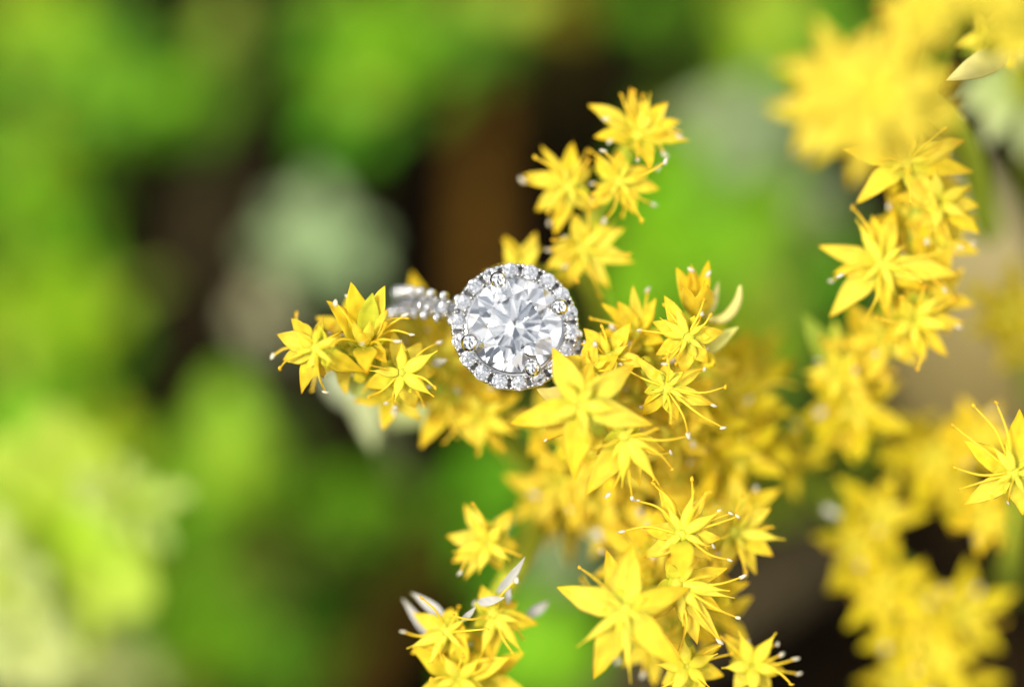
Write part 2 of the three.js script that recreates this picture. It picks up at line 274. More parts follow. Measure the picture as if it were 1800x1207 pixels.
// A flower. c = [px, py, z]; o.petals / o.carpels / o.stamens list tips as [px, py, options]; whatever is not listed grows by itself around the axis.
function flowerOn(sprig, c, o = {}) {
  const root = P(...c), f = new THREE.Group(); f.name = 'flower'; f.position.copy(root).sub(sprig.position); sprig.add(f);
  const [tx = 0, ty = 0] = o.tilt ?? [], axis = N.clone().addScaledVector(R, tx).addScaledVector(U, ty).normalize();
  const e1 = V().crossVectors(axis, Math.abs(axis.dot(U)) > 0.9 ? R : U).normalize(), e2 = V().crossVectors(axis, e1).normalize(), zero = V();
  const size = o.size ?? 1, n = o.n ?? 6, roll = o.roll ?? rr(0, 6), rise = o.rise ?? 0.3, sgn = o.s ?? 0.4;
  const sc = (D - c[2] / 1000) / D * K;
  const tipOf = ([px, py, q = {}], L) => {                                // photograph tip -> place beside the flower's centre, as deep as its length leaves over
    const dx = (px - c[0]) * sc, dy = (c[1] - py) * sc, l2 = dx * dx + dy * dy, dz = q.z !== undefined ? mm(q.z) : (q.s ?? sgn) * Math.sqrt(Math.max(0, L * L - l2));
    return V().addScaledVector(R, dx).addScaledVector(U, dy).addScaledVector(N, dz);
  };
  const around = (k, m, len, up, extra = 0) => { const an = roll + extra + k / m * Math.PI * 2 + rr(-0.1, 0.1); return V().addScaledVector(e1, Math.cos(an) * len).addScaledVector(e2, Math.sin(an) * len).addScaledVector(axis, len * up); };
  const start = (t, d) => t.clone().addScaledVector(axis, -t.dot(axis)).normalize().multiplyScalar(mm(0.35)).addScaledVector(axis, mm(d));
  const L = mm(PETAL_L * size);
  if (o.petals) for (const p of o.petals) { const t = tipOf(p, L); petal(f, start(t, -0.2), t, axis, { w: o.w, bow: o.bow, ...p[2] }); }
  else for (let k = 0; k < n; k++) { const t = around(k, n, L * rr(0.85, 1.05), rise + rr(-0.15, 0.12)); petal(f, start(t, -0.2), t, axis, { w: o.w, bow: o.bow, color: o.color, tint: o.tint }); }
  if (o.carpels) for (const p of o.carpels) { const t = tipOf([p[0], p[1], { s: Math.max(0.2, sgn), ...p[2] }], L * 0.8); carpel(f, start(t, 0.3), t, axis, p[2]); }
  else if (o.carpels !== 0) for (let k = 0; k < n - 1; k++) { const t = around(k, n - 1, L * rr(0.42, 0.55), (o.carpelRise ?? 0.75) + rr(-0.1, 0.1), 0.4); carpel(f, start(t, 0.3), t, axis, { w: 0.2 }); }
  if (o.stamens !== 0) {
    for (const p of o.stamens ?? []) { const t = tipOf(p, L * 0.95); stamen(f, start(t, 0.1), t, axis, p[2]); }
    for (let k = 0, m = o.more ?? (o.stamens ? 4 : 8); k < m; k++) { const t = around(k, m, L * rr(0.45, 0.7), rr(0.3, 0.9), 0.2); stamen(f, start(t, 0.1), t, axis); }
  }
  // the calyx under the petals, with the short stalk that carries the flower
  const g = [], back = axis.clone().negate(), foot = back.clone().multiplyScalar(mm(2.4));
  if (o.stalk) { const to = P(...o.stalk).sub(root); foot.copy(to); }
  g.push(tube([back.clone().multiplyScalar(mm(0.1)), foot.clone().multiplyScalar(0.5).addScaledVector(back, mm(0.8)), foot], (u) => mm(0.75 - 0.15 * u), { seg: 7, n: 8, colors: (u) => lerp3(YEL.lime, YEL.green, u) }));
  for (let k = 0; k < 5; k++) { const t = around(k, 5, mm(1.7), 0.0); g.push(blade(start(t, -0.7), t, axis, { w: mm(0.5), bow: -mm(0.3), thick: 0.4, prof: petalProf, rows: 7, cols: 8, colors: (u) => lerp3(YEL.lime, YEL.mid, u * 0.5) })); }
  part('calyx', mergeGeometries(g), M.green, f);
  const disc = new THREE.SphereGeometry(mm(0.55), 12, 8); disc.scale(1, 0.6, 1); disc.applyQuaternion(new THREE.Quaternion().setFromUnitVectors(V(0, 1, 0), axis)); disc.deleteAttribute('uv');
  part('flower_centre', paint(disc, () => lerp3(YEL.pale, YEL.lime, 0.6)), M.carpel, f);
  return f;
}
const budProf = (u) => Math.pow(Math.sin(Math.PI * Math.min(0.985, 0.03 + 0.95 * Math.pow(u, 0.8))), 0.7);
function budOn(sprig, a, b, w = 0.75) {                                   // a closed bud on its stalk; a = foot, b = tip
  const p = P(...a).sub(sprig.position), q = P(...b).sub(sprig.position), up = N.clone().addScaledVector(R, 0.2).normalize(), m = p.clone().lerp(q, 0.35), c = lerp3(YEL.lime, YEL.mid, rnd());
  const bud = part('bud', blade(m, q, up, { w: mm(w), bow: 0, thick: 0.9, cup: 0, prof: budProf, rows: 12, cols: 15, wavy: 0.25, mottle: 0.16, colors: (u, v) => lerp3(lerp3(YEL.green, c, Math.min(1, u * 2.2)), (v * 5) % 1 < 0.22 ? YEL.deep : c, u) }), M.carpel, sprig);
  part('stalk', tube([p, m], (u) => mm(0.36), { seg: 7, n: 6, colors: () => lerp3(YEL.green, YEL.lime, 0.5) }), M.green, bud);
}
const pathOf = (sprig, pts) => pts.map((p) => P(...p).sub(sprig.position));
function stemOn(sprig, pts, r0, r1, c0 = YEL.green, c1 = YEL.lime) {
  return part('stem', tube(pathOf(sprig, pts), (u) => mm(r0 + (r1 - r0) * u), { seg: 9, n: 28, colors: (u) => lerp3(c0, c1, u * 0.8) }), M.green, sprig);
}
function leafOn(parent, a, b, o = {}) {                                   // a fleshy stem leaf or bract; a, b = [px, py, z]
  const p = P(...a).sub(parent.position), q = P(...b).sub(parent.position), c = o.color ?? [0.5, 0.55, 0.1], len = p.distanceTo(q);
  return part(o.name ?? 'leaf', blade(p, q, o.up ?? N, { w: o.w ? mm(o.w) : len * 0.2, bow: (o.bow ?? 0.1) * len, thick: o.thick ?? 0.5, cup: o.cup ?? 0.1, prof: o.prof ?? petalProf, colors: (u) => lerp3(c, o.tip ?? c, u * u), mottle: 0.1 }), M.leaf, parent);
}
const GROUP = 'yellow stonecrop sprigs';
const sprig = (label, at) => thing('stonecrop_sprig', label, 'flower sprig', P(...at), GROUP);
const orange = { orange: 0.9 }, W = { white: true };

// --- the sprig whose blooms lie under the ring's pavé shank
{
  const s = sprig('short yellow stonecrop sprig tucked beneath the exposed pavé shank of the ring', [860, 760, -12]);
  stemOn(s, [[1010, 900, -24], [900, 790, -14], [800, 690, -8], [690, 655, -6], [600, 640, -5]], 1.1, 0.6);
  flowerOn(s, [556, 612, 3], { s: -0.9, tilt: [-0.5, 0.05], size: 0.95, stalk: [640, 650, -5], carpelRise: 0.5, petals: [[484, 587], [491, 632], [511, 561], [564, 552], [527, 693, orange], [565, 669, orange], [640, 658]], carpels: [[520, 590], [556, 572], [600, 590], [590, 640], [545, 655], [515, 622]], stamens: [[488, 648, { white: false }], [569, 690], [600, 590, W], [520, 612, W], [574, 585, W], [612, 576, W]] });
  flowerOn(s, [640, 600, 0.5], { s: 0.5, tilt: [0.05, 0.8], stalk: [660, 655, -5], petals: [[617, 496], [676, 503], [576, 528], [655, 513, { color: YEL.lime }], [685, 545], [648, 651, { ...orange, s: 0.9 }], [681, 639, orange], [686, 568]], carpels: [[622, 560, { s: 0.9 }], [655, 560, { s: 0.9 }], [641, 585, { s: 1 }]], stamens: [[713, 554, W], [591, 532], [640, 604, { white: true, s: 0.8 }], [700, 600, W], [724, 588, W]] });
  flowerOn(s, [706, 654, 0.6], { s: -0.5, tilt: [0.05, -0.12], stalk: [715, 665, -6], carpels: [[706, 597, { w: 0.2 }], [769, 616, { w: 0.2 }], [763, 697, { w: 0.2 }], [694, 706, { w: 0.2 }], [650, 651, { w: 0.2 }]], petals: [[638, 682, { w: 0.2 }], [731, 720, { w: 0.22 }], [768, 655, { w: 0.2 }], [741, 598], [690, 582]], stamens: [[745, 714, { white: false }], [693, 717, W], [646, 697], [772, 602, W], [677, 709, W], [752, 680]], more: 2 });
  flowerOn(s, [775, 640, -6.5], { s: -0.4, tilt: [0.1, 0.3], petals: [[746, 543], [812, 640], [790, 700], [735, 690], [720, 610], [800, 590]], stalk: [800, 690, -10] });
  flowerOn(s, [850, 728, -7.5], { s: -0.3, tilt: [0, -0.2], petals: [[790, 752], [880, 800], [838, 775], [915, 690], [912, 760], [800, 690]], stalk: [880, 770, -12] });
  for (const [x, y, z, q] of [[600, 622, -3, 0.62], [664, 628, -3.5, 0.66], [612, 590, -4, 0.6], [690, 690, -5, 0.6], [815, 660, -8, 0.7]]) flowerOn(s, [x, y, z], { size: q, tilt: [rr(-0.2, 0.2), rr(-0.2, 0.2)], more: 4 });
  flowerOn(s, [790, 692, -8], { s: -0.3, tilt: [0, -0.1], size: 0.9 });
  flowerOn(s, [748, 590, -9], { tilt: [-0.1, 0.2], size: 0.9 });
  leafOn(s, [655, 690, -4], [593, 664, -3], { color: [0.55, 0.6, 0.12], w: 0.75 });
  leafOn(s, [650, 660, -3], [668, 512, -4], { color: [0.7, 0.74, 0.5], w: 0.5 });
  leafOn(s, [760, 640, -3], [786, 632, -2], { color: [0.8, 0.78, 0.6], w: 0.3, name: 'bract' });
}
// --- the tall sprig rising beside the ring over the dark gap
{
  const s = sprig('upright yellow stonecrop sprig rising past the top of the ring against the dark gap', [1050, 470, -14]);
  stemOn(s, [[1090, 700, -26], [1050, 540, -15], [1020, 430, -9], [1060, 340, -8], [1110, 250, -9]], 1.1, 0.6);
  flowerOn(s, [1122, 236, -4.5], { s: 0.15, tilt: [0.15, 0.5], petals: [[1034, 183], [1044, 241], [1105, 154, orange], [1211, 248], [1195, 212], [1142, 297, { s: 0.8 }], [1173, 180]], carpels: [[1143, 163], [1100, 205], [1150, 200], [1160, 230]], stamens: [[1092, 168], [1115, 161], [1168, 272, W], [1072, 249, W], [1193, 240], [1128, 185]] });
  flowerOn(s, [1089, 319, -3.5], { s: -0.2, tilt: [0.1, 0], petals: [[1161, 330], [1118, 374], [1088, 262], [1046, 277], [1146, 292], [1036, 363]], carpels: [[1137, 314], [1105, 285], [1062, 310], [1070, 345], [1110, 345]], stamens: [[1150, 359, W], [1062, 388, W], [1095, 379], [1158, 294, W], [1037, 264], [1042, 352, W], [1041, 322, W]] });
  flowerOn(s, [1000, 328, -5], { s: -0.2, tilt: [-0.1, 0.1], petals: [[920, 306], [951, 254, { w: 0.12 }], [1006, 251, { w: 0.2 }], [1038, 290], [940, 370], [976, 412], [1045, 372]], carpels: [[960, 300], [990, 290], [1025, 310], [1015, 360], [970, 355]], stamens: [[918, 316, W], [966, 392, W], [1030, 270], [1034, 264]] });
  flowerOn(s, [1022, 437, -5.5], { s: 0.1, tilt: [0.1, 0.1], petals: [[1098, 402, { w: 0.19 }], [1115, 460], [1072, 508], [960, 470, { w: 0.2 }], [1000, 505], [1010, 375], [965, 440]], carpels: [[1082, 386], [1055, 445], [1035, 475], [990, 450], [1010, 400]], stamens: [[993, 418, W], [963, 440, W], [1056, 521], [993, 468, W]] });
  flowerOn(s, [912, 482, -7], { s: 0.1, tilt: [0, 0.3], petals: [[889, 413, { w: 0.2 }], [943, 408], [880, 500], [950, 500]], stamens: 0, stalk: [1000, 480, -13] });
}
// --- the big dense sprig in front, overlapping the halo
{
  const s = sprig('large dense yellow stonecrop sprig with one star bloom overlapping the diamond halo', [1130, 740, -12]);
  stemOn(s, [[1330, 900, -42], [1230, 800, -20], [1150, 700, -9], [1170, 620, -6], [1225, 560, -5]], 1.5, 0.7);
  stemOn(s, [[1200, 780, -17], [1100, 770, -8], [1030, 740, -3]], 1.0, 0.7);
  flowerOn(s, [1226, 552, -3], { s: 0.45, tilt: [0.1, 0.9], petals: [[1189, 472], [1212, 464], [1245, 457, { w: 0.12 }], [1200, 500, { s: 0.9 }], [1240, 505, { s: 0.9 }]], carpels: [[1215, 500, { s: 1 }], [1235, 495, { s: 1 }]], stamens: [[1213, 475, W], [1244, 482, W], [1238, 523]], more: 1 });
  leafOn(s, [1242, 558, -3], [1263, 493, -3], { color: [0.78, 0.72, 0.25], w: 0.75, bow: 0.1, up: R });
  { const l = [[1243, 560, -2.5], [1282, 552, -2.5], [1302, 500, -2]]; part('leaf', tube(pathOf(s, [l[0], [1268, 561, -2.4], l[1], [1297, 528, -2.2], l[2]]), (u) => mm(0.42 * Math.sin(Math.PI * (0.15 + 0.75 * u))), { seg: 9, n: 20, colors: () => [0.8, 0.72, 0.22] }), M.leaf, s); }
  flowerOn(s, [1124, 588, -3], { s: 0.3, tilt: [-0.15, 0.45], petals: [[1057, 533, { w: 0.13 }], [1085, 530], [1111, 502, { w: 0.12 }], [1152, 524, { w: 0.14 }], [1049, 587, { w: 0.17 }], [1095, 625], [1165, 600]], carpels: [[1090, 570], [1115, 550], [1145, 560], [1110, 605]], stamens: [[1106, 606, W], [1124, 581, W], [1144, 582], [1075, 575]] });
  flowerOn(s, [1208, 592, 0.6], { s: -0.2, tilt: [0.05, 0.0], petals: [[1275, 583, { w: 0.19 }], [1169, 521], [1204, 656, { w: 0.22 }], [1155, 623, { w: 0.18 }], [1150, 565], [1246, 640]], carpels: [[1159, 558], [1184, 531], [1155, 584], [1239, 616], [1242, 566], [1190, 628]], stamens: [[1124, 580, W], [1234, 550, W], [1242, 614, W], [1170, 640, W], [1168, 536, { white: false }], [1240, 523], [1190, 640]], more: 2 });
  leafOn(s, [1230, 620, -2], [1299, 574, -2], { color: [0.74, 0.7, 0.16], w: 0.6 });
  flowerOn(s, [1172, 682, 1.2], { s: -0.3, tilt: [0.1, -0.05], petals: [[1168, 641], [1239, 646, { w: 0.15 }], [1255, 712, { w: 0.17 }], [1192, 737, { w: 0.2 }], [1117, 624, { w: 0.12 }], [1126, 650, { color: YEL.lime, w: 0.2 }], [1130, 730]], carpels: [[1200, 655], [1205, 700], [1165, 715], [1140, 690], [1150, 660]], stamens: [[1276, 680, { white: false }], [1272, 752, W], [1256, 713, W], [1146, 675, W], [1211, 766, W], [1240, 648, W], [1127, 716, W], [1090, 640, W]], more: 2 });
  flowerOn(s, [1020, 712, 5], { s: -0.85, tilt: [-0.05, 0.05], size: 1.12, w: 0.175, bow: 0.2, petals: [[975, 614, { w: 0.2 }], [1041, 633], [1121, 640, { w: 0.17 }], [895, 747, { w: 0.17 }], [957, 776, { z: -4 }], [1010, 842, { w: 0.19 }], [1145, 748, { w: 0.18 }], [947, 687, { color: [0.8, 0.66, 0.16] }]], carpelRise: 0.3, stamens: [[1034, 752, W], [1033, 786, W], [1047, 605, W], [960, 775, W]], more: 2 });
  flowerOn(s, [1099, 768, 3], { s: -0.6, tilt: [0.1, -0.15], petals: [[1030, 868, { w: 0.2 }], [1126, 855, { w: 0.17 }], [1169, 792, { w: 0.2 }], [1060, 720], [1050, 800]], carpels: [[1093, 857], [1159, 852], [1152, 790], [1070, 810], [1120, 735]], stamens: [[1069, 871, W], [1112, 877, W], [1184, 826, { white: false }], [1181, 797, W], [1211, 767, W], [1150, 845]], more: 2 });
  flowerOn(s, [1072, 628, -0.5], { size: 0.62, tilt: [-0.1, 0.3], n: 5, more: 6 });
  flowerOn(s, [1040, 652, 0.8], { size: 0.5, tilt: [0, 0.4], n: 5, more: 3 });
  for (const [x, y, z, q] of [[1150, 640, -5, 0.9], [1072, 668, -6, 0.9], [1165, 745, -5, 1], [1055, 800, -5, 1], [1235, 650, -6, 0.9], [960, 740, -9, 1], [1105, 650, -5, 0.9], [1200, 700, -4, 0.9], [1120, 700, -5, 1], [1085, 820, -6, 1], [1030, 800, -7, 1.1], [1180, 840, -8, 1], [1115, 850, -9, 1.1], [1045, 860, -9, 1.1], [960, 870, -11, 1.1], [1180, 770, -5, 1]]) flowerOn(s, [x, y, z], { size: q * 0.66, n: 5 + (rnd() < 0.5), tilt: [rr(-0.2, 0.2), rr(-0.2, 0.2)], more: 4 });
  flowerOn(s, [985, 845, -9], { size: 0.8, s: -0.3, tilt: [-0.1, -0.2], stalk: [1100, 800, -12] });
  flowerOn(s, [1075, 905, -11], { size: 0.8, s: -0.3, tilt: [0, -0.1], stalk: [1150, 840, -15] });
  flowerOn(s, [1140, 810, -8], { size: 0.8, tilt: [0.1, 0], stalk: [1170, 780, -14] });
  flowerOn(s, [1000, 905, -15], { size: 0.8, tilt: [-0.2, -0.2], stalk: [1080, 850, -18] });
}
// --- the sprig with white withered tips at the lower edge
{
  const s = sprig('small yellow stonecrop sprig with white withered tips low on the green stem', [870, 1030, -10]);
  stemOn(s, [[1010, 830, -22], [960, 890, -14], [915, 980, -8], [870, 1060, -6], [815, 1150, -6]], 1.3, 0.7);
  flowerOn(s, [860, 955, -4], { s: -0.2, tilt: [-0.2, 0], petals: [[815, 885], [783, 943], [794, 988], [817, 1019, { w: 0.12 }], [882, 1003], [902, 895], [915, 962]], stamens: [[838, 932, W], [873, 914, W], [900, 948]], more: 3 });
  flowerOn(s, [868, 1080, -2], { s: -0.3, tilt: [0.1, -0.05], petals: [[846, 1033], [947, 1100], [862, 1167, { w: 0.2 }], [910, 1060], [905, 1125]], carpels: [[920, 1149], [844, 1156], [918, 1092], [840, 1090], [870, 1040]], stamens: [[897, 1064, { white: false }], [836, 1062, W], [920, 1124]], more: 3 });
  flowerOn(s, [786, 1111, -1.5], { s: -0.3, tilt: [-0.15, 0], petals: [[727, 1080], [723, 1150, { w: 0.2 }], [750, 1178], [792, 1067], [835, 1120], [800, 1170]], carpels: [[715, 1139], [752, 1170], [820, 1085], [815, 1140], [775, 1085]], stamens: [[708, 1112], [825, 1134, W], [806, 1068], [750, 1136, W]], more: 3 });
  flowerOn(s, [806, 1192, -2.5], { tilt: [0, -0.1], size: 0.9 });
  flowerOn(s, [848, 1190, -4.5], { tilt: [0.2, -0.1], size: 0.8 });
  const wh = [0.62, 0.61, 0.56];
  for (const [a, b, w] of [[[875, 1041, -2], [923, 978, 0], 0.4], [[841, 1059, -1], [887, 1050, 1], 0.4], [[928, 1082, -5], [965, 1057, -5], 0.45], [[779, 1084, -3], [722, 1041, -4], 0.5], [[748, 1114, -3.5], [706, 1051, -4.5], 0.42], [[812, 1090, -1], [836, 1066, 0], 0.28], [[893, 1060, -2], [890, 1015, -1.5], 0.25]]) leafOn(s, a, b, { color: wh, tip: [0.6, 0.55, 0.42], w: w * 0.85, thick: 0.35, cup: 0.6, bow: 0.2, name: 'withered_tip', up: V(0.3, 1, 0.2).normalize() });
}
// --- the sprig at the bottom centre with the big star
{
  const s = sprig('yellow stonecrop sprig with a big star bloom and long stamens below the dense sprig', [1200, 1040, -10]);
  stemOn(s, [[1380, 900, -44], [1300, 930, -22], [1220, 990, -10], [1170, 1060, -6], [1220, 1180, -6]], 1.4, 0.8);
  flowerOn(s, [1199, 938, 2], { s: -0.2, tilt: [0.05, 0.1], petals: [[1159, 854, { w: 0.17 }], [1243, 866, { w: 0.16 }], [1197, 1013, { w: 0.2, z: 3, bow: 0.25 }], [1130, 929], [1135, 982], [1270, 950], [1250, 985]], carpels: [[1220, 861], [1268, 897], [1170, 885], [1245, 960], [1150, 975]], stamens: [[1093, 935, W], [1217, 842], [1284, 985, W], [1255, 961, W], [1286, 903, W], [1298, 908, W], [1266, 898, W], [1148, 850], [1242, 868, { white: false }], [1120, 880, W]], more: 1 });
  flowerOn(s, [1292, 935, -3.5], { s: 0.1, tilt: [0.3, 0], petals: [[1354, 891, { w: 0.17 }], [1359, 975, { w: 0.2 }], [1330, 1009, { w: 0.16 }], [1270, 1000], [1320, 880], [1250, 900]], carpels: [[1380, 948], [1340, 950], [1310, 980], [1320, 900]], stamens: [[1357, 926, { white: false }], [1310, 1010]], more: 4 });
  flowerOn(s, [1098, 1072, 5], { s: -0.8, tilt: [-0.05, -0.05], size: 1.15, w: 0.17, bow: 0.2, petals: [[978, 1035, { w: 0.19 }], [1112, 957, { w: 0.2 }], [1068, 969], [1214, 1036, { w: 0.17 }], [1198, 1171, { w: 0.18 }], [1045, 1197, { w: 0.2 }]], carpelRise: 0.3, carpels: [[1109, 1200, { w: 0.1 }], [1013, 1137, { w: 0.1 }], [1060, 1040], [1140, 1090], [1080, 1120]], stamens: [[1019, 1000, { white: false }], [1060, 1150]], more: 3 });
  flowerOn(s, [1192, 1027, 1.8], { s: -0.3, tilt: [0.15, -0.05], petals: [[1279, 999, { w: 0.19 }], [1229, 1135, { w: 0.18 }], [1265, 1126, { w: 0.13 }], [1150, 1090], [1270, 1075], [1180, 970]], carpels: [[1283, 1038], [1240, 1085], [1200, 1100], [1225, 985], [1292, 1051, { w: 0.1 }]], stamens: [[1306, 1014, W], [1298, 1086, W], [1200, 1130], [1195, 1140], [1265, 1127, W]], more: 2 });
  flowerOn(s, [1208, 1172, -1], { s: -0.2, tilt: [0, 0.1], petals: [[1271, 1131, { w: 0.12 }], [1165, 1205], [1180, 1130], [1240, 1225], [1195, 1235], [1275, 1190]], stamens: [[1288, 1150]], more: 4 });
  flowerOn(s, [1322, 1172, -2.5], { s: 0, tilt: [0.1, 0.3], petals: [[1274, 1115], [1345, 1130], [1380, 1178], [1290, 1215], [1355, 1215], [1300, 1120]], stamens: [[1367, 1131, W], [1399, 1158, W], [1405, 1184, W], [1316, 1129, W], [1375, 1150]], more: 2 });
  for (const [x, y, z, q] of [[1245, 1005, -5, 0.9], [1150, 1130, -6, 1], [1262, 1085, -6, 0.9], [1230, 900, -7, 1], [1160, 960, -4, 1], [1225, 960, -4, 0.9], [1140, 1030, -4, 1], [1200, 1090, -4, 1], [1240, 1050, -4, 1], [1300, 900, -7, 1]]) flowerOn(s, [x, y, z], { size: q * 0.66, n: 5 + (rnd() < 0.5), tilt: [rr(-0.2, 0.2), rr(-0.2, 0.2)], more: 4 });
  flowerOn(s, [1130, 985, -7], { size: 0.8, tilt: [-0.2, 0.1] });
}
// --- the column of blooms up the right side
{
  const s = sprig('tall column of yellow stonecrop blooms stacked beside the tan dry leaf', [1580, 480, -12]);
  stemOn(s, [[1480, 800, -30], [1530, 660, -14], [1570, 520, -8], [1610, 400, -6], [1610, 250, -7]], 1.3, 0.7);
  flowerOn(s, [1592, 282, -3], { s: 0.1, tilt: [0, 0.15], petals: [[1505, 356, { w: 0.19 }], [1482, 262], [1712, 302], [1695, 246, orange], [1648, 384, { w: 0.2 }], [1590, 215], [1540, 225]], carpels: [[1570, 250], [1610, 240], [1640, 280], [1600, 320], [1560, 305]], stamens: [[1551, 280, { white: false }], [1520, 250], [1552, 235], [1655, 250]], more: 3 });
  flowerOn(s, [1648, 355, -4], { s: 0.1, tilt: [0.25, 0], petals: [[1721, 362], [1722, 410, { w: 0.2 }], [1575, 345], [1700, 330], [1620, 400], [1655, 430]], stamens: [[1629, 425, W], [1679, 440, W], [1585, 350, { white: false }]], more: 3 });
  flowerOn(s, [1550, 463, -3.5], { s: -0.1, tilt: [-0.1, 0.1], petals: [[1439, 432, { w: 0.16 }], [1458, 556, { w: 0.18 }], [1572, 366, { w: 0.2 }], [1536, 376], [1466, 480], [1685, 482, { w: 0.18 }], [1625, 510], [1560, 555]], carpels: [[1505, 385], [1590, 430], [1600, 480], [1575, 520], [1510, 500], [1530, 420]], stamens: [[1500, 364, { white: false }], [1461, 494, W], [1662, 510, W], [1520, 565], [1690, 435, W]], more: 3 });
  for (const [x, y, z, q] of [[1625, 310, -6, 1], [1590, 390, -6, 1.1], [1650, 420, -6, 1], [1610, 470, -6, 1.1], [1560, 590, -8, 1], [1640, 520, -7, 1], [1520, 610, -10, 1.1], [1500, 700, -14, 1.2]]) flowerOn(s, [x, y, z], { size: q * 0.68, tilt: [rr(-0.2, 0.2), rr(-0.2, 0.2)], more: 3 });
  flowerOn(s, [1605, 560, -5], { s: -0.1, tilt: [0.2, -0.15], petals: [[1695, 568], [1667, 626], [1625, 634], [1555, 600], [1570, 520], [1665, 520], [1590, 640]] });
  flowerOn(s, [1478, 655, -10], { s: 0.2, tilt: [-0.15, 0.1], petals: [[1414, 552, { color: YEL.green }], [1466, 562, { color: YEL.lime }], [1578, 652], [1530, 710], [1424, 670], [1540, 600]], stamens: [[1438, 634, W]], more: 4 });
}
// --- near, blurred blooms at the upper corner
{
  const s = sprig('out of focus yellow stonecrop sprig bulging towards the viewer at the upper corner', [1560, 180, 12]);
  stemOn(s, [[1740, 420, -26], [1700, 270, -14], [1620, 170, 4], [1540, 160, 19]], 1.3, 0.8);
  stemOn(s, [[1620, 170, 4], [1670, 60, 14], [1740, -10, 20]], 1.1, 0.8);
  for (const [x, y, z, sz, a, b] of [[1480, 130, 15, 1.15, -0.1, 0.2], [1545, 165, 17, 1.1, 0.1, 0], [1450, 190, 13, 0.9, -0.3, -0.1], [1530, 230, 12, 1.0, 0, -0.2], [1600, 170, 13, 1.0, 0.2, 0.1], [1632, 12, 16, 0.75, -0.1, 0.1], [1740, -25, 20, 0.8, 0.1, 0.1], [1795, 20, 15, 0.75, 0.2, 0.1], [1600, 210, 9, 0.9, 0.2, -0.3], [1690, -32, 14, 0.75, 0, 0.1], [1500, 190, 16, 1.1, 0, 0], [1575, 110, 14, 0.9, 0.1, 0.2], [1612, 40, 12, 0.75, -0.2, 0.2], [1790, 60, 12, 0.6, 0, 0], [1745, 66, -15, 0.75, 0, 0.1]])
    flowerOn(s, [x, y, z + 7], { size: sz * 0.85, tilt: [a, b], rise: 0.2, tint: 1, stamens: 0, stalk: [x + (1590 - x) * 0.3, y + (150 - y) * 0.3, z + 1] });
  leafOn(s, [1772, 92, 4], [1664, 141, 1.5], { color: [0.93, 0.82, 0.2], tip: [0.93, 0.86, 0.42], w: 0.95, bow: 0.1, thick: 0.25, cup: 0.3, name: 'petal' });
}
// --- far branches at the lower right, out of focus
const far = (label, at, stems, list, extra = {}) => {
  const s = sprig(label, at);
  for (const st of stems) stemOn(s, st.map(([x, y, z]) => [x, y, z * 1.05]), 1.3, 0.9, [0.3, 0.42, 0.03], [0.5, 0.52, 0.04]);
  for (const [x, y, z, sz = 1, a = 0, b = 0] of list) flowerOn(s, [x, y, z * 0.88], { size: sz * 0.78, color: [0.80, 0.64, 0.010], tilt: [a + rr(-0.1, 0.1), b + rr(-0.1, 0.1)], n: 5 + (rnd() < 0.5), tint: 0, more: 5, ...extra });
  return s;
};
far('blurred yellow stonecrop sprig behind the dense front sprig', [1310, 780, -20], [[[1400, 900, -46], [1360, 820, -26], [1300, 700, -18]], [[1360, 820, -26], [1290, 800, -20], [1230, 790, -15]]],
  [[1310, 690, -13, 1.2, 0.3, 0.1], [1285, 735, -12, 1], [1240, 845, -13, 1], [1235, 780, -10, 1.05], [1310, 770, -14, 1], [1265, 845, -14, 1], [1380, 800, -18, 0.9], [1330, 640, -20, 0.8, 0, 0.3], [1195, 860, -15, 0.9], [1260, 690, -12, 1], [1225, 735, -9, 1], [1300, 800, -11, 1], [1270, 640, -14, 0.9]]);
far('blurred yellow stonecrop branch below the tall column of blooms', [1520, 760, -24], [[[1390, 880, -46], [1420, 800, -28], [1490, 720, -19]], [[1480, 860, -40], [1560, 790, -26], [1640, 800, -22]]],
  [[1505, 715, -14, 1.1], [1480, 745, -16, 0.9], [1640, 800, -21, 1.1, 0.1, -0.1], [1668, 850, -22, 0.9, 0.1, -0.2], [1600, 775, -22, 0.8]]);
far('blurred yellow stonecrop branch hanging over the dark gap near the taupe stick', [1560, 1000, -26], [[[1360, 820, -30], [1440, 860, -26], [1510, 960, -23], [1560, 1050, -23]], [[1510, 960, -23], [1620, 1040, -24], [1690, 1150, -24]]],
  [[1540, 905, -20, 1.15, 0.1, 0], [1500, 960, -19, 1.0], [1550, 1040, -19, 1.1, -0.1, -0.1], [1620, 1060, -20, 1.0], [1690, 1080, -22, 1.2, 0.1, 0], [1600, 1110, -20, 1.05], [1640, 1150, -20, 1.1, 0, -0.1], [1580, 1190, -22, 1.0], [1680, 1200, -24, 1.1], [1520, 1000, -20, 1]]);
far('deep yellow blurred bloom at the edge beside the tan dry leaf', [1775, 560, -28], [[[1830, 700, -40], [1790, 600, -30]]], [[1775, 545, -24, 1.1], [1790, 600, -26, 0.9]]);
{
  const far3 = scene.children.filter((o) => o.name.startsWith('stonecrop_sprig')).slice(-4), wh = [0.66, 0.64, 0.5];
  for (const [k, a, b] of [[1, [1436, 732, -12], [1452, 718, -11]], [2, [1448, 892, -14], [1478, 908, -14]], [2, [1565, 992, -18], [1582, 1016, -17]]]) leafOn(far3[k], a, b, { color: wh, w: 0.32, name: 'bract' });
  const front = scene.children.filter((o) => o.name.startsWith('stonecrop_sprig'))[2];
  for (const [a, b] of [[[936, 862, -11], [948, 878, -10]], [[1046, 930, -9], [1058, 952, -9]], [[1118, 770, -3], [1124, 778, -2]]]) leafOn(front, a, b, { color: wh, w: 0.35, name: 'bract' });
}
